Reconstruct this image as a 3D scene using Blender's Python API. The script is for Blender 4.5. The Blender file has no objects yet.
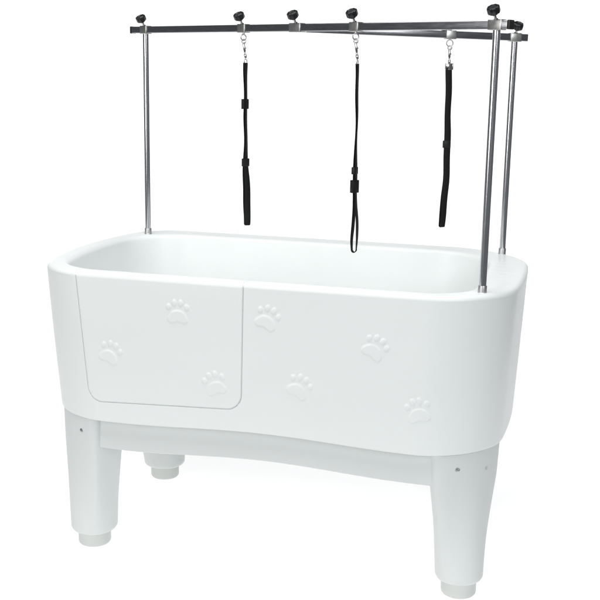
import bpy, bmesh, math
import numpy as np
from mathutils import Vector, Matrix

scene = bpy.context.scene
COL = scene.collection
PI = math.pi

# ------------------------------------------------------------------ helpers
def link(name, me, mat=None, parent=None, loc=None):
    me.name = name
    o = bpy.data.objects.new(name, me)
    COL.objects.link(o)
    if mat: me.materials.append(mat)
    if parent: o.parent = parent
    if loc is not None: o.location = loc
    return o

def empty(name, loc=(0, 0, 0), rz=0.0):
    o = bpy.data.objects.new(name, None)
    COL.objects.link(o)
    o.location = loc
    o.rotation_euler = (0, 0, rz)
    o.empty_display_size = 0.1
    return o

def finish(bm, smooth_angle=40, recalc=True):
    if recalc: bmesh.ops.recalc_face_normals(bm, faces=bm.faces[:])
    me = bpy.data.meshes.new('m')
    bm.to_mesh(me); bm.free()
    me.polygons.foreach_set('use_smooth', [True] * len(me.polygons))
    if smooth_angle: me.set_sharp_from_angle(angle=math.radians(smooth_angle))
    return me

def frame(ax, hint=Vector((0, 0, 1))):
    ax = Vector(ax).normalized()
    s = hint - ax * hint.dot(ax)
    if s.length < 1e-4: s = Vector((1, 0, 0)) - ax * ax.x
    s.normalize()
    return ax, s, ax.cross(s)

def lathe(bm, base, axis, prof, n=40, lobes=0, depth=0.0, cap=True):
    """revolve (radius, height) pairs round an axis"""
    ax, s, t = frame(axis)
    base = Vector(base)
    rings = []
    for r, h in prof:
        ring = []
        for i in range(n):
            a = 2 * PI * i / n
            rr = r * (1 + depth * math.cos(lobes * a)) if lobes else r
            ring.append(bm.verts.new(base + ax * h + (s * math.cos(a) + t * math.sin(a)) * rr))
        rings.append(ring)
    for k in range(len(rings) - 1):
        for i in range(n):
            bm.faces.new((rings[k][i], rings[k][(i + 1) % n], rings[k + 1][(i + 1) % n], rings[k + 1][i]))
    if cap:
        bm.faces.new(rings[0][::-1]); bm.faces.new(rings[-1])

def tube(bm, pts, r, n=14, closed=False):
    pts = [Vector(p) for p in pts]
    N = len(pts); rings = []
    up = None
    for i, p in enumerate(pts):
        if closed: d = pts[(i + 1) % N] - pts[i - 1]
        else: d = pts[min(i + 1, N - 1)] - pts[max(i - 1, 0)]
        d.normalize()
        if up is None:
            up = Vector((0, 0, 1)) if abs(d.z) < .9 else Vector((1, 0, 0))
        s = (up - d * up.dot(d)).normalized(); up = s
        t = d.cross(s)
        rr = r[i] if hasattr(r, '__len__') else r
        rings.append([bm.verts.new(p + (s * math.cos(2 * PI * k / n) + t * math.sin(2 * PI * k / n)) * rr) for k in range(n)])
    for i in range(N if closed else N - 1):
        a, b = rings[i], rings[(i + 1) % N]
        off = 0
        if closed and i == N - 1:      # best matching rotation for the closing ring
            off = min(range(n), key=lambda o: (a[0].co - b[o].co).length)
        for k in range(n):
            bm.faces.new((a[k], a[(k + 1) % n], b[(k + 1 + off) % n], b[(k + off) % n]))
    if not closed:
        bm.faces.new(rings[0][::-1]); bm.faces.new(rings[-1])

def box(bm, c, ax, hint, L, W, Hh, bev=0.002, seg=3):
    """box centred on c: L along ax, Hh along hint, W across"""
    ax, s, t = frame(ax, Vector(hint))
    c = Vector(c)
    tmp = bmesh.new()
    bmesh.ops.create_cube(tmp, size=1)
    for v in tmp.verts:
        v.co = Vector((v.co.x * L, v.co.y * W, v.co.z * Hh))
    if bev: bmesh.ops.bevel(tmp, geom=tmp.edges[:], offset=bev, segments=seg, affect='EDGES', profile=.5)
    M = Matrix(((ax.x, t.x, s.x, c.x), (ax.y, t.y, s.y, c.y), (ax.z, t.z, s.z, c.z), (0, 0, 0, 1)))
    m = bpy.data.meshes.new('t'); tmp.transform(M); tmp.to_mesh(m); tmp.free()
    bm.from_mesh(m); bpy.data.meshes.remove(m)

# ------------------------------------------------------------------ materials
def new_mat(name):
    m = bpy.data.materials.new(name); m.use_nodes = True
    nt = m.node_tree
    return m, nt, nt.nodes['Principled BSDF']

def noise(nt, scale, detail=4, rough=.55, coord='Object', stretch=None):
    tc = nt.nodes.new('ShaderNodeTexCoord')
    n = nt.nodes.new('ShaderNodeTexNoise')
    n.inputs['Scale'].default_value = scale
    n.inputs['Detail'].default_value = detail
    n.inputs['Roughness'].default_value = rough
    if stretch:
        mp = nt.nodes.new('ShaderNodeMapping'); mp.inputs['Scale'].default_value = stretch
        nt.links.new(tc.outputs[coord], mp.inputs['Vector']); nt.links.new(mp.outputs['Vector'], n.inputs['Vector'])
    else: nt.links.new(tc.outputs[coord], n.inputs['Vector'])
    return n

def ramp(nt, src, c0, c1, p0=.3, p1=.7):
    r = nt.nodes.new('ShaderNodeValToRGB')
    r.color_ramp.elements[0].position = p0; r.color_ramp.elements[1].position = p1
    r.color_ramp.elements[0].color = (*c0, 1); r.color_ramp.elements[1].color = (*c1, 1)
    nt.links.new(src, r.inputs['Fac'])
    return r

def bump(nt, b, src, strength, dist, prev=None):
    bp = nt.nodes.new('ShaderNodeBump')
    bp.inputs['Strength'].default_value = strength; bp.inputs['Distance'].default_value = dist
    nt.links.new(src, bp.inputs['Height'])
    if prev: nt.links.new(prev.outputs['Normal'], bp.inputs['Normal'])
    nt.links.new(bp.outputs['Normal'], b.inputs['Normal'])
    return bp

def gelcoat(name, c0, c1, r0=.26, r1=.4):
    m, nt, b = new_mat(name)
    n1 = noise(nt, 3.0, 1.5)
    cr = ramp(nt, n1.outputs['Fac'], c0, c1, 0, 1)
    nt.links.new(cr.outputs['Color'], b.inputs['Base Color'])
    n2 = noise(nt, 9.0, 2)
    rr = ramp(nt, n2.outputs['Fac'], (r0,) * 3, (r1,) * 3, 0, 1)
    nt.links.new(rr.outputs['Color'], b.inputs['Roughness'])
    b.inputs['IOR'].default_value = 1.5
    b.inputs['Specular IOR Level'].default_value = .28
    wv = noise(nt, 6.5, 2, .4)
    bp = bump(nt, b, wv.outputs['Fac'], .45, .006)
    op = noise(nt, 260, 2, .5)
    bump(nt, b, op.outputs['Fac'], .05, .0004, bp)
    return m

def steel(name, col, r0, r1, stretch=(60, 60, 3)):
    m, nt, b = new_mat(name)
    b.inputs['Metallic'].default_value = 1
    n = noise(nt, 6, 5, .6, stretch=stretch)
    cr = ramp(nt, n.outputs['Fac'], [c * .82 for c in col], col, .25, .75)
    nt.links.new(cr.outputs['Color'], b.inputs['Base Color'])
    rr = ramp(nt, n.outputs['Fac'], (r0,) * 3, (r1,) * 3)
    nt.links.new(rr.outputs['Color'], b.inputs['Roughness'])
    bump(nt, b, n.outputs['Fac'], .02, .0003)
    return m

def plastic(name, col, rough):
    m, nt, b = new_mat(name)
    n = noise(nt, 120, 4)
    cr = ramp(nt, n.outputs['Fac'], [c * .8 for c in col], [c * 1.25 for c in col])
    nt.links.new(cr.outputs['Color'], b.inputs['Base Color'])
    b.inputs['Roughness'].default_value = rough
    bump(nt, b, n.outputs['Fac'], .12, .0006)
    return m

def webbing(name):
    m, nt, b = new_mat(name)
    tc = nt.nodes.new('ShaderNodeTexCoord')
    w = nt.nodes.new('ShaderNodeTexWave'); w.bands_direction = 'Z'
    w.inputs['Scale'].default_value = 190; w.inputs['Distortion'].default_value = 1.2; w.inputs['Detail'].default_value = 1
    nt.links.new(tc.outputs['Object'], w.inputs['Vector'])
    cr = ramp(nt, w.outputs['Fac'], (.004, .004, .0045), (.011, .011, .012))
    nt.links.new(cr.outputs['Color'], b.inputs['Base Color'])
    b.inputs['Roughness'].default_value = .75
    b.inputs['Specular IOR Level'].default_value = .25
    bump(nt, b, w.outputs['Fac'], .5, .0006)
    return m

M_TUB = gelcoat('white_gelcoat', (.782, .810, .799), (.800, .826, .816), .295, .38)
M_BASE = gelcoat('white_gelcoat_base_shaded', (.645, .672, .664), (.67, .696, .688), .36, .5)  # same gelcoat as the tub, shade below it put into the colour
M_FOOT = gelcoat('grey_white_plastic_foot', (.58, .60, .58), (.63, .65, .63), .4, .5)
M_POST = steel('stainless_tube', (.80, .80, .83), .13, .22, (160, 160, 1.2))
M_SOCKET = steel('satin_steel_socket', (.60, .60, .60), .38, .5, (40, 40, 40))
M_BAR = steel('stainless_square_bar', (.40, .40, .42), .17, .26, (4, 4, 60))
M_CLAMP = steel('stainless_sleeve', (.62, .61, .59), .29, .38, (20, 20, 20))
M_NICKEL = steel('nickel_hardware', (.60, .58, .57), .15, .26, (30, 30, 30))
M_KNOB = plastic('black_knob_plastic', (.007, .008, .009), .30)
M_CAP = plastic('black_end_cap', (.01, .01, .01), .5)
M_WEB = webbing('black_webbing')
M_SLIDE = plastic('black_slider_plastic', (.0045, .0045, .005), .5)

# ------------------------------------------------------------------ bathtub dimensions (metres)
H = 0.8773           # rim height
ZB = 0.4382          # lower edge of the tub wall
OUT_T = dict(a=.65, b=.4133, rFL=.1123, rFR=.2042, rBR=.2496, rBL=.1232, bl=.0742, br=.0335, cx=0.0, cy=0.0)
OUT_B = dict(a=.642, b=.4102, rFL=.186, rFR=.2011, rBR=.2011, rBL=.186, bl=.034, br=.0335, cx=-.0117, cy=0.0)
INN = dict(a=.587, b=.342, rFL=.125, rFR=.125, rBR=.175, rBL=.15, bl=.052, br=.008, cx=-.0335, cy=-.006)

def outline(q, inset=0.0):
    """closed plan outline, counter-clockwise from the front-right corner (dense polyline)"""
    a, b = q['a'] - inset, q['b'] - inset
    pts = []
    def arc(sx, sy, r, a0):
        r = max(r - inset, .012)
        cx, cy = sx * (a - r), sy * (b - r)
        for t in np.linspace(0, PI / 2, 40): pts.append((cx + r * math.cos(a0 + t), cy + r * math.sin(a0 + t)))
    arc(1, -1, q['rFR'], -PI / 2)
    arc(1, 1, q['rBR'], 0)
    arc(-1, 1, q['rBL'], PI / 2)
    arc(-1, -1, q['rFL'], PI)
    p = np.array(pts)
    # densify, then bow the two ends outwards
    c = np.vstack([p, p[:1]])
    d = np.r_[0, np.cumsum(np.hypot(*np.diff(c, axis=0).T))]
    s = np.linspace(0, d[-1], 1600, endpoint=False)
    p = np.c_[np.interp(s, d, c[:, 0]), np.interp(s, d, c[:, 1])]
    k = 1 - np.clip((p[:, 1] / b) ** 2, 0, 1)
    sx = np.clip(p[:, 0] / a, -1, 1)
    p[:, 0] += np.where(sx > 0, q['br'], -q['bl']) * k * np.abs(sx) ** 3
    return p + np.array([q['cx'], q['cy']])

def mix(q0, q1, t): return {k: q0[k] * (1 - t) + q1[k] * t for k in q0}

# ---- door seams on the front wall
def seam_l(z): return -.541 + (H - z) * .085
def seam_r(z): return -.044 - (H - z) * .013
def seam_b(x): return .4985 + (x + .458) * .043
DOOR_W = .48
def door_sd(x, z):
    """signed distance to the door's edge, negative inside (rounded lower corners, open at the top)"""
    l, r = seam_l(z), seam_r(z)
    X = (x - (l + r) / 2)
    hw = (r - l) / 2
    rad = .042
    qx = np.abs(X) - (hw - rad)
    qz = (seam_b(x) + rad) - z
    return np.hypot(np.maximum(qx, 0), np.maximum(qz, 0)) + np.minimum(np.maximum(qx, qz), 0) - rad

# ---- embossed paw prints: (x, z, clockwise turn in degrees)
PAWS = [(-.443, .635, 22), (-.121, .573, -18), (-.233, .768, 0), (.021, .772, 21), (.112, .588, 26), (.317, .716, 29), (.447, .552, -14)]
def paw_height(x, z):
    h = np.zeros_like(x)
    for px, pz, deg in PAWS:
        near = (np.abs(x - px) < .075) & (np.abs(z - pz) < .085)
        if not near.any(): continue
        a = math.radians(deg)
        dx, dz = (x[near] - px) * 103, (z[near] - pz) * 103
        u = dx * math.cos(a) - dz * math.sin(a)
        w = dx * math.sin(a) + dz * math.cos(a)
        def ell(cx, cz, rx, rz): 
            k = np.hypot((u - cx) / rx, (w - cz) / rz)
            return (k - 1) * min(rx, rz)
        def smin(p, q, k):
            t = np.clip(.5 + .5 * (q - p) / k, 0, 1)
            return q * (1 - t) + p * t - k * t * (1 - t)
        pad = smin(ell(0, .25, 2.35, 1.65), smin(ell(-1.9, -.85, 1.15, 1.0), ell(1.9, -.85, 1.15, 1.0), .3), 1.0)
        sd = pad
        dome = np.zeros_like(u)
        for cx, cz, rx, rz in ((-2.75, 2.75, .70, .84), (-1.0, 3.95, .70, .92), (.95, 4.0, .70, .92), (2.75, 2.85, .70, .84)):
            e = ell(cx, cz, rx, rz)
            dome = np.maximum(dome, np.clip(-e, 0, 1) * .035)
            sd = np.minimum(sd, e)
        t = np.clip(.5 - sd / .42, 0, 1)
        hh = t * t * (3 - 2 * t) * .0019 + dome * .01
        h[near] = np.maximum(h[near], hh)
    return h

# ------------------------------------------------------------------ tub shell as one dense grid
def cluster(lo, hi, base, zones):
    xs = [lo]
    while xs[-1] < hi:
        st = base
        for c0, c1, s in zones:
            if c0 <= xs[-1] <= c1: st = min(st, s)
        xs.append(xs[-1] + st)
    xs[-1] = hi
    return np.array(xs)

XF = cluster(-.575, .50, .0024, [(-.546, -.536, .0005), (-.534, -.48, .0015), (-.10, -.058, .0015), (-.052, -.036, .0005)])
MREST = 560

def station(poly, z, zlev):
    """sample one closed outline: fixed x lines along the front, then even steps round the rest"""
    n = len(poly)
    j = int(np.argmin(poly[:, 0]))
    p = np.roll(poly, -j, axis=0)                 # start at the left-most point, runs along the front first
    k = int(np.argmax(p[:, 0]))
    w = np.clip((.25 - XF) / .5, 0, 1)
    x = XF + (H - min(z, H)) * (.085 * np.clip((-.045 - XF) / .496, 0, 1.1) - .013 * np.clip(1 - np.abs(XF + .044) / .4, 0, 1) * (XF > -.3))
    fx, fy = p[:k + 1, 0], p[:k + 1, 1]
    x = np.clip(x, fx[0] + .001, fx[-1] - .001)
    y = np.interp(x, fx, fy)
    closed = np.vstack([p, p[:1]])
    s = np.r_[0, np.cumsum(np.hypot(*np.diff(closed, axis=0).T))]
    s_r = np.interp(x[-1], fx, s[:k + 1]); s_l = np.interp(x[0], fx, s[:k + 1]) + s[-1]
    ss = np.linspace(s_r, s_l, MREST + 2)[1:-1]
    S = np.r_[s, s[1:] + s[-1]]
    PX = np.r_[closed[:, 0], closed[1:, 0]]; PY = np.r_[closed[:, 1], closed[1:, 1]]
    xx = np.r_[x, np.interp(ss, S, PX)]; yy = np.r_[y, np.interp(ss, S, PY)]
    return np.c_[xx, yy, np.full(len(xx), zlev)]

def arch(x):
    """the lower edge lifts slightly in the middle"""
    t = np.clip((x - .005) / .43, -1, 1)
    return .0142 * (.5 + .5 * np.cos(PI * t))

rows, tag = [], []
R1 = .015
# underside lip, then rounded lower edge
for ins, dz in ((.10, .004), (.03, .002), (.012, .0)):
    rows.append(station(outline(OUT_B, ins), ZB, ZB + dz)); tag.append('under')
for a in np.linspace(0, PI / 2, 6)[1:]:
    rows.append(station(outline(OUT_B, .006 * (1 - math.sin(a))), ZB, ZB + .006 * (1 - math.cos(a)))); tag.append('lip')
ZW = cluster(ZB + .0075, H - R1, .0024, [(.490, .522, .00055), (.522, .565, .0015)])
for z in ZW:
    t = (z - ZB) / (H - ZB)
    rows.append(station(outline(mix(OUT_B, OUT_T, t)), z, z)); tag.append('wall')
for a in np.linspace(0, PI / 2, 10)[1:]:
    rows.append(station(outline(OUT_T, R1 * (1 - math.cos(a))), H, H - R1 + R1 * math.sin(a))); tag.append('crest')
# rim top: from the outer crest to the inner edge
o0 = station(outline(OUT_T, R1), H, H); i0 = station(outline(INN, -.020), H, H)
for t in np.linspace(0, 1, 18)[1:]:
    r = o0 * (1 - t) + i0 * t
    r[:, 2] = H - .0025 * t * t
    rows.append(r); tag.append('rim')
RI = .020
for a in np.linspace(0, PI / 2, 9)[1:]:
    rows.append(station(outline(INN, -RI + RI * math.sin(a)), H, H - .0025 - RI * (1 - math.cos(a)))); tag.append('inner')
for z in np.linspace(H - .05, .60, 16):
    t = (H - .0225 - z) / (H - .0225 - .60)
    rows.append(station(outline(INN, .045 * t), H, z)); tag.append('basin')
for a in np.linspace(0, PI / 2, 7)[1:]:
    rows.append(station(outline(INN, .045 + .07 * (1 - math.cos(a))), H, .60 - .07 * math.sin(a))); tag.append('basin')
for ins in (.17, .24, .29):
    rows.append(station(outline(INN, ins), H, .53 - (ins - .115) * .03)); tag.append('basin')

G = np.array(rows)                       # (rows, around, 3)
nr, nc = G.shape[:2]
tag = np.array(tag)
low = np.isin(tag, ['under', 'lip', 'wall'])
fade = np.clip(1 - (G[..., 2] - ZB) / .05, 0, 1) ** 2
G[..., 2] += np.where(low[:, None] & (np.abs(G[..., 1]) > .3), arch(G[..., 0]) * fade, 0)
du = np.roll(G, -1, 1) - np.roll(G, 1, 1)
dv = np.gradient(G, axis=0)
N = np.cross(du, dv); N /= np.linalg.norm(N, axis=2, keepdims=True) + 1e-12
front = (G[..., 1] < -.2)
SD = np.where(front, door_sd(G[..., 0], G[..., 2]), 1.0)
door_rows = np.isin(tag, ['wall', 'crest', 'rim', 'inner'])
SD = np.where(door_rows[:, None], SD, 1.0)
disp = np.zeros((nr, nc))
gr = np.clip(1 - np.abs(SD) / .0024, 0, 1)
depth_row = np.where(tag == 'wall', .0052, np.where(tag == 'crest', .0030, np.where(tag == 'rim', .0016, 0)))
disp -= depth_row[:, None] * gr * gr * (3 - 2 * gr)
# soft shoulder beside the seam, door panel a hair proud
disp += np.where((tag == 'wall')[:, None] & (SD < 0), .0008 * np.clip(-SD / .006, 0, 1) * np.clip((H - G[..., 2]) / .05, 0, 1), 0)
wall = (tag == 'wall')[:, None] & front
ph = np.zeros((nr, nc)); ph[wall] = paw_height(G[..., 0][wall], G[..., 2][wall])
disp += ph
# shallow soap-shelf ribs on the wide right end of the rim
rt = (tag == 'rim')[:, None]
rx = np.clip((G[..., 0] - .578) / .008, 0, 1) * np.clip((.652 - G[..., 0]) / .008, 0, 1)
ry = np.clip((.19 - np.abs(G[..., 1])) / .02, 0, 1)
disp += np.where(rt, rx * ry *   .0009 * np.clip(np.sin(2 * PI * G[..., 1] / .055) * 1.6, -1, 1), 0)
V = G + N * disp[..., None]

idx = np.arange(nr * nc).reshape(nr, nc)
Q = np.stack([idx[:-1], np.roll(idx, -1, 1)[:-1], np.roll(idx, -1, 1)[1:], idx[1:]], -1).reshape(-1, 4)
sdf = .25 * (SD[:-1] + np.roll(SD, -1, 1)[:-1] + np.roll(SD, -1, 1)[1:] + SD[1:])
is_door = (sdf < 0).reshape(-1)
verts = V.reshape(-1, 3)
# exact smooth normals of the joined surface so the two meshes shade as one skin
du = np.roll(V, -1, 1) - np.roll(V, 1, 1); dv = np.gradient(V, axis=0)
VN = np.cross(du, dv); VN /= np.linalg.norm(VN, axis=2, keepdims=True) + 1e-12
VN = VN.reshape(-1, 3)

def grid_mesh(faces, extra=None):
    used = np.unique(faces); remap = np.full(nr * nc, -1); remap[used] = np.arange(len(used))
    f = remap[faces]
    me = bpy.data.meshes.new('g')
    me.vertices.add(len(used)); me.vertices.foreach_set('co', verts[used].ravel())
    polys = [list(map(int, r)) for r in extra] if extra else []
    polys = [[int(remap[i]) for i in r] for r in polys]
    nl = f.size + sum(len(r) for r in polys)
    me.loops.add(nl)
    me.loops.foreach_set('vertex_index', np.r_[f.ravel(), np.array([i for r in polys for i in r], int)].astype(np.int32))
    me.polygons.add(len(f) + len(polys))
    starts = list(range(0, f.size, 4)); p = f.size
    for r in polys: starts.append(p); p += len(r)
    me.polygons.foreach_set('loop_start', np.array(starts, np.int32))
    me.update(calc_edges=True); me.validate()
    me.polygons.foreach_set('use_smooth', [True] * len(me.polygons))
    me.normals_split_custom_set_from_vertices(VN[used].tolist())
    return me

# ------------------------------------------------------------------ the bathtub
tub = empty('dog_bathtub')
tub['label'] = 'white fibreglass dog bathtub with embossed paw prints, side door and overhead steel rail'
tub['category'] = 'dog bathtub'

caps = [idx[0][::-1].tolist(), idx[-1].tolist()]
shell = link('tub_shell', grid_mesh(Q[~is_door], caps), M_TUB, tub)
door = link('door', grid_mesh(Q[is_door]), M_TUB, tub)

# ---- base frame: four apron boards under the tub, arched along the long sides
def apron_board(x0, x1, y0, y1, arched):
    bm = bmesh.new()
    n = 60
    xs = np.linspace(x0, x1, n)
    e = .003
    secs = []
    for x in xs:
        zb = .3440 + (1.16 * float(arch(np.array(x))) if arched else 0)
        zt = .4385 + (float(arch(np.array(x))) if arched else 0)
        secs.append([bm.verts.new((x, y, z)) for y, z in ((y0, zb + e), (y0 + e, zb), (y1 - e, zb), (y1, zb + e), (y1, zt), (y0, zt))])
    for i in range(n - 1):
        for k in range(6):
            bm.faces.new((secs[i][k], secs[i][(k + 1) % 6], secs[i + 1][(k + 1) % 6], secs[i + 1][k]))
    bm.faces.new(secs[0]); bm.faces.new(secs[-1][::-1])
    return finish(bm, 30)
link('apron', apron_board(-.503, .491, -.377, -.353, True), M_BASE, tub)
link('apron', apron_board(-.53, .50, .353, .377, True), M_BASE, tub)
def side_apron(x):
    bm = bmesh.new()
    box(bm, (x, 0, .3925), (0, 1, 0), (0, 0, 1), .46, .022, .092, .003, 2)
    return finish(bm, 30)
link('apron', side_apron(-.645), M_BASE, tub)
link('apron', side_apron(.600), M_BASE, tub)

# ---- legs
OUT_LEG = outline(OUT_B, .005)
def ray_poly(c, d, poly):
    a = poly; b = np.roll(poly, -1, 0); e = b - a
    den = d[0] * e[:, 1] - d[1] * e[:, 0]
    den = np.where(np.abs(den) < 1e-12, 1e-12, den)
    w = a - c
    t = (w[:, 0] * e[:, 1] - w[:, 1] * e[:, 0]) / den
    u = (w[:, 0] * d[1] - w[:, 1] * d[0]) / den
    ok = (t > 0) & (u >= 0) & (u <= 1)
    return t[ok].min()

def make_leg(cx, cy, sx, sy, lim=.2, lx=.073, rb=.0685):
    n = 128
    th = np.linspace(0, 2 * PI, n, endpoint=False)
    top = []
    for a in th:
        d = np.array([math.cos(a), math.sin(a)])
        r = ray_poly(np.array([cx, cy]), d, OUT_LEG)
        if d[0] * sx < 0: r = min(r, lx / max(abs(d[0]), 1e-6))
        if d[1] * sy < 0: r = min(r, .085 / max(abs(d[1]), 1e-6))
        top.append(min(r, lim, .125))
    top = np.array(top)
    def sm(v, k):
        for _ in range(k): v = .25 * np.roll(v, 1) + .5 * v + .25 * np.roll(v, -1)
        return v
    soft = sm(top, 8)
    top = sm(top, 4)
    zt = .4375; zbot = .046
    def section(z):
        if z > .34: w = 1 - .10 * (zt - z) / (zt - .34)
        else: w = .90 * ((z - zbot) / (.34 - zbot)) ** 1.0 if z > zbot else 0
        m = min(1, max(0, (z - .12) / .22)); m = m * m * (3 - 2 * m)
        return rb + ((top * m + soft * (1 - m)) - rb) * w
    zs = [zt, .43, .42, .40, .38, .36, .348, .34, .33, .31, .28, .25, .22, .19, .16, .13, .10, .08, .068]
    bm = bmesh.new(); rings = []
    for z in zs: rings.append((section(z), z))
    for a in np.linspace(0, PI / 2, 8):
        r = section(.062) - .016 * (1 - math.cos(a)); rings.append((r, .062 - .016 * math.sin(a)))
    vr = []
    for r, z in rings:
        r = np.broadcast_to(r, th.shape)
        vr.append([bm.verts.new((cx + q * math.cos(a), cy + q * math.sin(a), z)) for q, a in zip(r, th)])
    for i in range(len(vr) - 1):
        for k in range(n): bm.faces.new((vr[i][k], vr[i][(k + 1) % n], vr[i + 1][(k + 1) % n], vr[i + 1][k]))
    bm.faces.new(vr[0]); bm.faces.new(vr[-1][::-1])
    me = finish(bm, 50)
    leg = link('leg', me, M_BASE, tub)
    # recessed bolt holes: one in the front face, one in the end face
    holes = []
    for (dx, dy, z) in ((-.014 * sx, sy, .395), (sx, 0, .383)):
        if abs(dx) < .5:   # front/back face
            x = cx + dx
            a = math.atan2(sy, dx / .11); 
            q = float(np.interp(a % (2 * PI), np.r_[th, 2 * PI], np.r_[section(z), section(z)[:1]]))
            p = Vector((cx + q * math.cos(a), cy + q * math.sin(a), z)); ax = Vector((0, sy, 0))
        else:
            p0 = np.array([cx, cy]); a = math.atan2(sy * .008, sx * .085)
            q = float(np.interp(a % (2 * PI), np.r_[th, 2 * PI], np.r_[section(z), section(z)[:1]]))
            p = Vector((cx + q * math.cos(a), cy + q * math.sin(a), z)); ax = Vector((math.cos(a), math.sin(a), 0))
        holes.append((p, ax))
    cut = bmesh.new()
    for p, ax in holes: lathe(cut, p - ax * .012, ax, ((.0056, 0), (.0056, .0105), (.0074, .0128), (.0074, .04)), 28)
    cme = finish(cut, 30); co = bpy.data.objects.new('cutter', cme); COL.objects.link(co)
    md = leg.modifiers.new('b', 'BOOLEAN'); md.object = co; md.operation = 'DIFFERENCE'; md.solver = 'EXACT'
    dg = bpy.context.evaluated_depsgraph_get()
    ev = leg.evaluated_get(dg)
    nm = bpy.data.meshes.new_from_object(ev)
    leg.modifiers.clear(); leg.data = nm; nm.name = 'leg'
    nm.set_sharp_from_angle(angle=math.radians(42))
    COL.objects.unlink(co); bpy.data.objects.remove(co); bpy.data.meshes.remove(cme)
    for p, ax in holes:
        bm = bmesh.new()
        lathe(bm, p - ax * .0125, ax, ((.0054, 0), (.0054, .0012), (.0044, .0026), (.0018, .0028), (.0016, .0016)), 24)
        link('bolt', finish(bm, 30), M_BASE, leg)
    bm = bmesh.new()
    lathe(bm, (cx, cy, 0), (0, 0, 1), ((.040, 0), (.0455, .0012), (.0485, .005), (.0495, .010), (.0495, .056)), 64)
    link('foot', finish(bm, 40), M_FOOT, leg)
    return leg
for cx, cy, sx, sy, lim, lx, rb in ((-.562, -.2863, -1, -1, .2, .0712, .0704), (.5619, -.2863, 1, -1, .2, .088, .067), (-.5619, .2863, -1, 1, .2, .073, .0705), (.528, .2863, 1, 1, .085, .073, .067)):
    make_leg(cx, cy, sx, sy, lim, lx, rb)

# ---- overhead rail
ZR = 1.5544
PL = Vector((-.6219, .3004, 0)); PF = Vector((.5863, -.3155, 0)); PR = Vector((.5863, .3176, 0))
UP = Vector((0, 0, 1))
for p in (PL, PF, PR):
    bm = bmesh.new()
    lathe(bm, (p.x, p.y, H - .012), UP, ((.0098, 0), (.0098, ZR - H + (-.004 if p is PR else .008))), 40)
    post = link('post', finish(bm, 30), M_POST, tub)
    bm = bmesh.new()
    lathe(bm, (p.x, p.y, H - .004), UP, ((.0128, 0), (.0128, .003), (.0117, .0045), (.0117, .021), (.0112, .0222), (.0100, .0222)), 40)
    link('socket', finish(bm, 30), M_SOCKET, post)

d1 = (PF - PL); L1 = d1.length; d1n = d1.normalized()
mid = PL + d1 * .502
d2 = (PR - mid); L2 = d2.length; d2n = d2.normalized()
def rail(start, end, caps_at):
    bm = bmesh.new()
    d = (end - start)
    box(bm, (start + end) / 2, d, UP, d.length, .0215, .0215, .0022, 3)
    r = link('rail', finish(bm, 30), M_BAR, tub)
    for c, dr in caps_at:
        bm = bmesh.new()
        box(bm, c + dr * .0035, dr, UP, .008, .0232, .0232, .002, 2)
        link('end_cap', finish(bm, 30), M_CAP, r)
    return r
z3 = Vector((0, 0, ZR))
DU = UP * .0058
a, b = PL - d1n * .062 + z3 + DU, PF + d1n * .036 + z3 + DU
rail(a, b, [(a, -d1n), (b, d1n)])
rail(mid + d2n * .026 + z3 + DU * .6, PR + d2n * .040 + z3 - DU * 1.05, [])

def clamp(c, d, axis, L=.032, ring=None, dist=.040, skew=0.0):
    """square sleeve on the rail, with its thumb-screw knob and sometimes an eye for a leash"""
    bm = bmesh.new()
    box(bm, c, d, UP, L, .0262, .0262, .002, 3)
    cl = link('clamp', finish(bm, 30), M_CLAMP, tub)
    ax = Vector(axis).normalized()
    bm = bmesh.new()
    lathe(bm, c + ax * .010, ax, ((.0062, 0), (.0062, .0055), (.0034, .007), (.0034, dist - .010 - .008)), 20)
    link('screw', finish(bm, 30), M_NICKEL, cl)
    bm = bmesh.new()
    h = .0195
    lathe(bm, c + ax * (dist - h / 2), ax,
          ((.0075, -.003), (.0085, 0), (.0142, .0012), (.0158, .004), (.0160, h - .0035), (.0152, h - .0012), (.0136, h), (.0118, h - .0002), (.0100, h - .0026), (.002, h - .0034)),
          96, lobes=8, depth=.045)
    link('knob', finish(bm, 35), M_KNOB, cl)
    if ring:
        ang, R, drop = ring
        bm = bmesh.new()
        u = Vector((math.cos(ang), math.sin(ang), 0))
        cc = c - UP * drop
        tube(bm, [cc + u * (R * math.cos(t)) + UP * (R * math.sin(t)) for t in np.linspace(0, 2 * PI, 40, endpoint=False)], .0017, 12, closed=True)
        lathe(bm, cc + UP * (R + .0065), -UP, ((.0042, 0), (.0042, .004), (.0026, .0055), (.0020, .008)), 18)
        link('eyelet', finish(bm, 40), M_NICKEL, cl)
    return cl
hp1 = Vector((d1n.y, -d1n.x, 0)); hp2 = Vector((d2n.y, -d2n.x, 0))
if hp1.y > 0: hp1 = -hp1
if hp2.y > 0: hp2 = -hp2
T = math.radians(29)
tilt1 = UP * math.cos(T) + hp1 * math.sin(T)
tilt2 = UP * math.cos(T) + hp2 * math.sin(T)
HANG1 = PL + d1 * .3395 + z3 + DU; HANG2 = PL + d1 * .665 + z3 + DU; HANG3 = mid + d2 * .693 + z3 - DU * .55
VR = .2637                                    # the way the leash hooks face
clamp(PL + z3 + DU, d1n, tilt1)
clamp(HANG1, d1n, tilt1, ring=(VR + .55, .0088, .0265))
clamp(mid + z3 + DU, d1n, tilt1, L=.044)
clamp(HANG2, d1n, tilt1, ring=(VR + .25, .0085, .0265))
clamp(PF + z3 + DU, d1n, tilt1, L=.040, dist=.040)
clamp(HANG3, d2n, -hp2 * .82 + UP * .5, dist=.038, ring=(VR + .1, .0098, .0245))
clamp(PR + z3 - DU, d2n, tilt2, L=.036, dist=.038)

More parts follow.
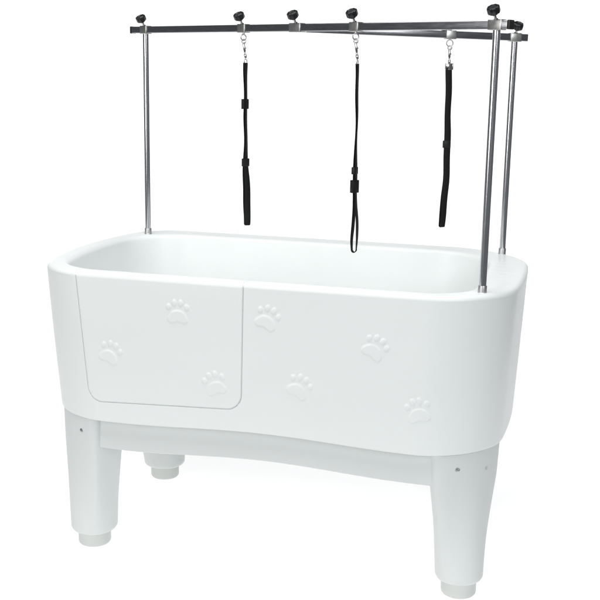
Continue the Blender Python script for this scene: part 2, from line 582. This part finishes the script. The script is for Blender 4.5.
# ------------------------------------------------------------------ leashes
def ribbon(bm, pts, wd, W0, t, ws=None):
    """flat webbing of width W and thickness t through pts; wd = width direction at every point"""
    n = len(pts); secs = []
    for i in range(n):
        d = (pts[min(i + 1, n - 1)] - pts[max(i - 1, 0)]).normalized()
        w = (wd[i] - d * wd[i].dot(d)).normalized()
        k = d.cross(w)
        e = t * .35
        W = W0 * (ws[i] if ws is not None else 1)
        secs.append([bm.verts.new(pts[i] + w * (sx * W / 2) + k * (sy * t / 2)) for sx, sy in
                     ((-1, -.35), (-1 + 2 * e / W, -1), (1 - 2 * e / W, -1), (1, -.35), (1, .35), (1 - 2 * e / W, 1), (-1 + 2 * e / W, 1), (-1, .35))])
    for i in range(n - 1):
        for k in range(8): bm.faces.new((secs[i][k], secs[i][(k + 1) % 8], secs[i + 1][(k + 1) % 8], secs[i + 1][k]))
    bm.faces.new(secs[0][::-1]); bm.faces.new(secs[-1])

def leash(hang, ring_drop, R, ctrl, gap, sliders, z_sw, buckle, label):
    """ctrl: (x, z, turn in degrees) down the strap; gap: (z, half opening) of the doubled loop"""
    root = empty('leash', hang, VR)
    root['label'] = label; root['category'] = 'leash'; root['group'] = 'black leashes hanging from the overhead rail'
    ctrl = np.array(ctrl)
    zz = ctrl[::-1, 1]
    X = lambda z: float(np.interp(z, zz, ctrl[::-1, 0]))
    A = lambda z: math.radians(float(np.interp(z, zz, ctrl[::-1, 2])))
    g = np.array(gap); GP = lambda z: float(np.interp(z, g[::-1, 0], g[::-1, 1]))
    # smooth the centre line
    zt, zb = ctrl[0, 1], ctrl[-1, 1]
    zl = np.linspace(zt, zb, 90)
    xs = np.array([X(z) for z in zl]); an = np.array([A(z) for z in zl]); gp = np.array([GP(z) for z in zl])
    def sm(v, n=14):
        e0, e1 = v[0], v[-1]
        for _ in range(n):
            v = np.r_[v[:1], .25 * v[:-2] + .5 * v[1:-1] + .25 * v[2:], v[-1:]]
        return v
    xs, an, gp = sm(xs), sm(an), sm(gp, 5)
    ph0 = hang.x * 37
    f = (zl - zt) / (zb - zt)
    xs = xs + .0012 * np.sin(9.5 * f + ph0) * f + .0007 * np.sin(23 * f + 2 * ph0)
    an = an + math.radians(7) * np.sin(7.3 * f + ph0 * 1.7) + math.radians(3.5) * np.sin(19 * f + ph0)
    gp = gp * (1 + .16 * np.sin(12 * f + ph0))
    wd = [Vector((math.cos(q), math.sin(q), 0)) for q in an]
    nn = [Vector((-math.sin(q), math.cos(q), 0)) for q in an]
    c = [Vector((x, 0, z)) for x, z in zip(xs, zl)]
    A1 = [p + k * q for p, k, q in zip(c, nn, gp)]
    B1 = [p - k * q for p, k, q in zip(c, nn, gp)]
    r = gp[-1]
    bend = [c[-1] + nn[-1] * (r * math.cos(t)) - UP * (max(r, .003) * 1.25 * math.sin(t)) for t in np.linspace(0, PI, 11)[1:-1]]
    pts = A1 + bend + B1[::-1]
    tw = [Vector((math.cos(q + .10), math.sin(q + .10), 0)) for q in an]
    ww = wd + [wd[-1]] * len(bend) + tw[::-1]
    bm = bmesh.new()
    m = len(pts); mid_i = (m - 1) / 2
    ws = [1 - .30 * max(0, 1 - abs(i - mid_i) / 6.5) ** 1.5 for i in range(m)]
    ribbon(bm, pts, ww, .0205, .0019, ws)
    strap = link('strap', finish(bm, 50), M_WEB, root)
    for z, hgt, wdt, thk, turn in sliders:
        a = math.radians(turn); bm = bmesh.new()
        w = Vector((math.cos(a), math.sin(a), 0)); k = Vector((-math.sin(a), math.cos(a), 0))
        cc = Vector((X(z) - .0022, 0, z)) - k * .0012
        # three-bar slide: two side rails, top, middle and bottom bars
        for sg in (-1, 1): box(bm, cc + w * (sg * (wdt / 2 - .002)), UP, k, hgt, .004, thk, .0014, 2)
        for dz in (-.5, 0, .5): box(bm, cc + UP * (dz * (hgt - .004)), w, k, wdt, .0045, thk, .0014, 2)
        box(bm, cc - k * (thk * .30), UP, k, hgt * .86, wdt * .8, thk * .5, .0015, 2)
        link('slider', finish(bm, 40), M_SLIDE, root)
    # snap hook: curved jaw through the eye, gate, barrel and swivel eye
    top = -ring_drop - R            # lowest point of the eye
    x0 = X(zt)
    bm = bmesh.new()
    jr = .0062
    jc = Vector((0.0005, 0, top - jr * .55))
    tube(bm, [jc + Vector((jr * math.sin(t) * .9, .0004, jr * math.cos(t))) for t in np.linspace(-2.3, 2.5, 26)],
         [.0013 + .0007 * min(1, i / 12) for i in range(26)], 12)
    bz = jc.z - jr * .95
    axis = (Vector((x0, 0, z_sw)) - Vector((0, 0, bz))).normalized()
    ln = (Vector((x0, 0, z_sw)) - Vector((0, 0, bz))).length
    lathe(bm, (0.0, 0, bz + .004), axis, ((.0022, 0), (.0034, .003), (.0036, ln * .55), (.0027, ln * .6), (.0027, ln * .72), (.0041, ln * .76), (.0041, ln * .93), (.0026, ln * 1.0)), 22)
    box(bm, (x0 * .4 + .0042, 0, bz - ln * .25), axis, (0, 1, 0), .006, .0036, .003, .001, 2)   # gate thumb tab
    hook = link('snap_hook', finish(bm, 40), M_NICKEL, root)
    # swivel eye / strap keeper
    a = A(zt); w = Vector((math.cos(a), math.sin(a), 0)); k = Vector((-math.sin(a), math.cos(a), 0))
    bm = bmesh.new()
    if buckle:
        cc = Vector((x0, 0, zt + .004))
        for sg in (-1, 1): box(bm, cc + w * (sg * .0108), UP, k, .019, .0036, .0075, .0012, 2)
        for dz in (-.0078, .0078): box(bm, cc + UP * dz, w, k, .0250, .0036, .0075, .0012, 2)
        box(bm, cc - k * .0012, UP, k, .0155, .0185, .0046, .001, 2)
        link('buckle', finish(bm, 40), M_NICKEL, root)
    else:
        cc = Vector((x0, 0, zt + .0035)); q = .0085
        loop = [cc + w * (q * 1.05 * math.cos(t)) + UP * (.0075 * math.sin(t)) for t in np.linspace(0, 2 * PI, 30, endpoint=False)]
        tube(bm, loop, .0016, 10, closed=True)
        link('swivel_eye', finish(bm, 40), M_NICKEL, root)
    return root

leash(HANG1 - DU, .0207, .0088,
      [(.0070, -.096, 66), (.0076, -.148, 68), (.0075, -.22, 70), (.0078, -.27, 68), (.0093, -.346, 64), (.0103, -.402, 58), (.0104, -.424, 52), (.0134, -.4865, 36), (.0146, -.5656, 20), (.0135, -.594, 18)],
      [(-.096, .0022), (-.40, .0022), (-.45, .0045), (-.55, .0060), (-.594, .0035)],
      [(-.2205, .030, .0235, .011, 48), (-.400, .024, .0245, .010, 40)], -.0865, False,
      'black leash hanging nearest the lone left post, with a flat closed loop and two sliders')
leash(HANG2 - DU, .0207, .0085,
      [(.0066, -.094, 74), (.0076, -.1386, 76), (.0095, -.2215, 74), (.0108, -.3336, 66), (.0091, -.3846, 64), (.0094, -.4131, 64), (.0104, -.4503, 66), (.0112, -.4762, 68), (.0122, -.55, 71), (.0124, -.578, 71), (.0136, -.620, 73)],
      [(-.094, .0020), (-.46, .0021), (-.50, .0035), (-.55, .0082), (-.59, .0096), (-.620, .0068)],
      [(-.392, .020, .0235, .010, 58), (-.437, .036, .0250, .012, 38)], -.086, False,
      'longest black leash, its thin open end loop dangling in front of the tub rim')
leash(HANG3 + DU * .55, .0277, .0098,
      [(.0012, -.1005, 14), (.0041, -.1962, 16), (.0062, -.3172, 18), (.0067, -.3478, 20), (.0079, -.4402, 24), (.0053, -.5181, 20), (.0018, -.5835, 16)],
      [(-.10, .0020), (-.35, .0021), (-.45, .0032), (-.55, .0042), (-.5835, .0026)],
      [(-.330, .022, .0245, .009, 18)], -.0925, True,
      'black leash with square silver buckle hanging from the rear rail beside two right posts')

# ------------------------------------------------------------------ backdrop: a white translucent sweep, lit from both sides; hidden added lamps whiten it
def sweep():
    m, nt, b = new_mat('white_translucent_sweep')
    nt.nodes.remove(b)
    out = nt.nodes['Material Output']
    df = nt.nodes.new('ShaderNodeBsdfDiffuse'); tr = nt.nodes.new('ShaderNodeBsdfTranslucent')
    nz = noise(nt, 1.2, 3)
    cr = ramp(nt, nz.outputs['Fac'], (.93, .93, .93), (.95, .95, .95))
    nt.links.new(cr.outputs['Color'], df.inputs['Color']); nt.links.new(cr.outputs['Color'], tr.inputs['Color'])
    mx = nt.nodes.new('ShaderNodeMixShader'); mx.inputs['Fac'].default_value = .5
    nt.links.new(df.outputs[0], mx.inputs[1]); nt.links.new(tr.outputs[0], mx.inputs[2]); nt.links.new(mx.outputs[0], out.inputs['Surface'])
    prof = [(-1.35, 0.0), (-1, 0), (0, 0), (1, 0), (2, 0), (3, 0)]
    for t in np.linspace(0, PI / 2, 14): prof.append((3.6 + 1.4 * math.sin(t), 1.4 - 1.4 * math.cos(t)))
    prof += [(5.0, 2.4), (5.0, 3.6)]
    bm = bmesh.new()
    xs = np.linspace(-6.5, 2.35, 13)
    g = [[bm.verts.new((x, y, z - .0005)) for x in xs] for y, z in prof]
    for i in range(len(prof) - 1):
        for k in range(len(xs) - 1): bm.faces.new((g[i][k], g[i][k + 1], g[i + 1][k + 1], g[i + 1][k]))
    o = link('backdrop', finish(bm, 0), m)
    o['kind'] = 'structure'
    return o
sweep()

def area(name, loc, target, sx, sy, watts, col=(1, 1, 1)):
    l = bpy.data.lights.new(name, 'AREA'); l.shape = 'RECTANGLE'; l.size = sx; l.size_y = sy
    l.energy = watts; l.color = col
    o = bpy.data.objects.new(name, l); COL.objects.link(o)
    o.location = loc
    o.rotation_euler = (Vector(target) - Vector(loc)).to_track_quat('-Z', 'Y').to_euler()
    return o
area('under_sweep_fill', (-1.95, 1.60, -.40), (-1.95, 1.60, 0), 9.3, 5.9, 257)  # added unseen fill below the sweep, washes the floor white
area('behind_sweep_fill', (-2.0, 5.40, 1.75), (-2.0, 0, 1.75), 9.2, 3.6, 178)  # added unseen fill, whitens the upright part of the sweep
area('curve_sweep_fill', (-2.0, 4.90, .06), (-2.0, 3.6, 1.4), 9.2, 2.1, 74)  # added unseen fill, evens out the white along the curve
area('overhead_softbox', (-.15, -.95, 3.4), (-.05, -.15, .6), 3.4, 2.2, 88, (1, 1, 1))
area('front_left_softbox', (-1.9, -4.7, 1.8), (0, 0, .65), 2.2, 1.8, 77, (1.0, .995, .985))
area('front_right_softbox', (2.9, -3.9, 2.6), (.0, 0, .75), 1.8, 1.6, 66, (.95, .98, 1.0))

w = bpy.data.worlds.new('World'); scene.world = w; w.use_nodes = True
bg = w.node_tree.nodes['Background']; bg.inputs['Color'].default_value = (.90, .95, 1.0, 1); bg.inputs['Strength'].default_value = .14

# ------------------------------------------------------------------ camera
cam = bpy.data.cameras.new('Camera'); cam.sensor_width = 36; cam.lens = 1068.7139 / 600 * 36
cam.clip_start = .05; cam.clip_end = 200
co = bpy.data.objects.new('Camera', cam); COL.objects.link(co)
R = Vector((.96526066, .26068519, .01775076)); U = Vector((-.07222513, .20091126, .97694329)); F = Vector((-.25110832, .94428698, -.21275976))
co.matrix_world = Matrix(((R.x, U.x, -F.x, .83137082), (R.y, U.y, -F.y, -3.10390802), (R.z, U.z, -F.z, 1.44787777), (0, 0, 0, 1)))
scene.camera = co

scene.render.engine = 'CYCLES'
vs = scene.view_settings
vs.view_transform = 'Standard'; vs.look = 'None'; vs.exposure = 0; vs.gamma = 1
scene.cycles.max_bounces = 10
scene.cycles.diffuse_bounces = 6
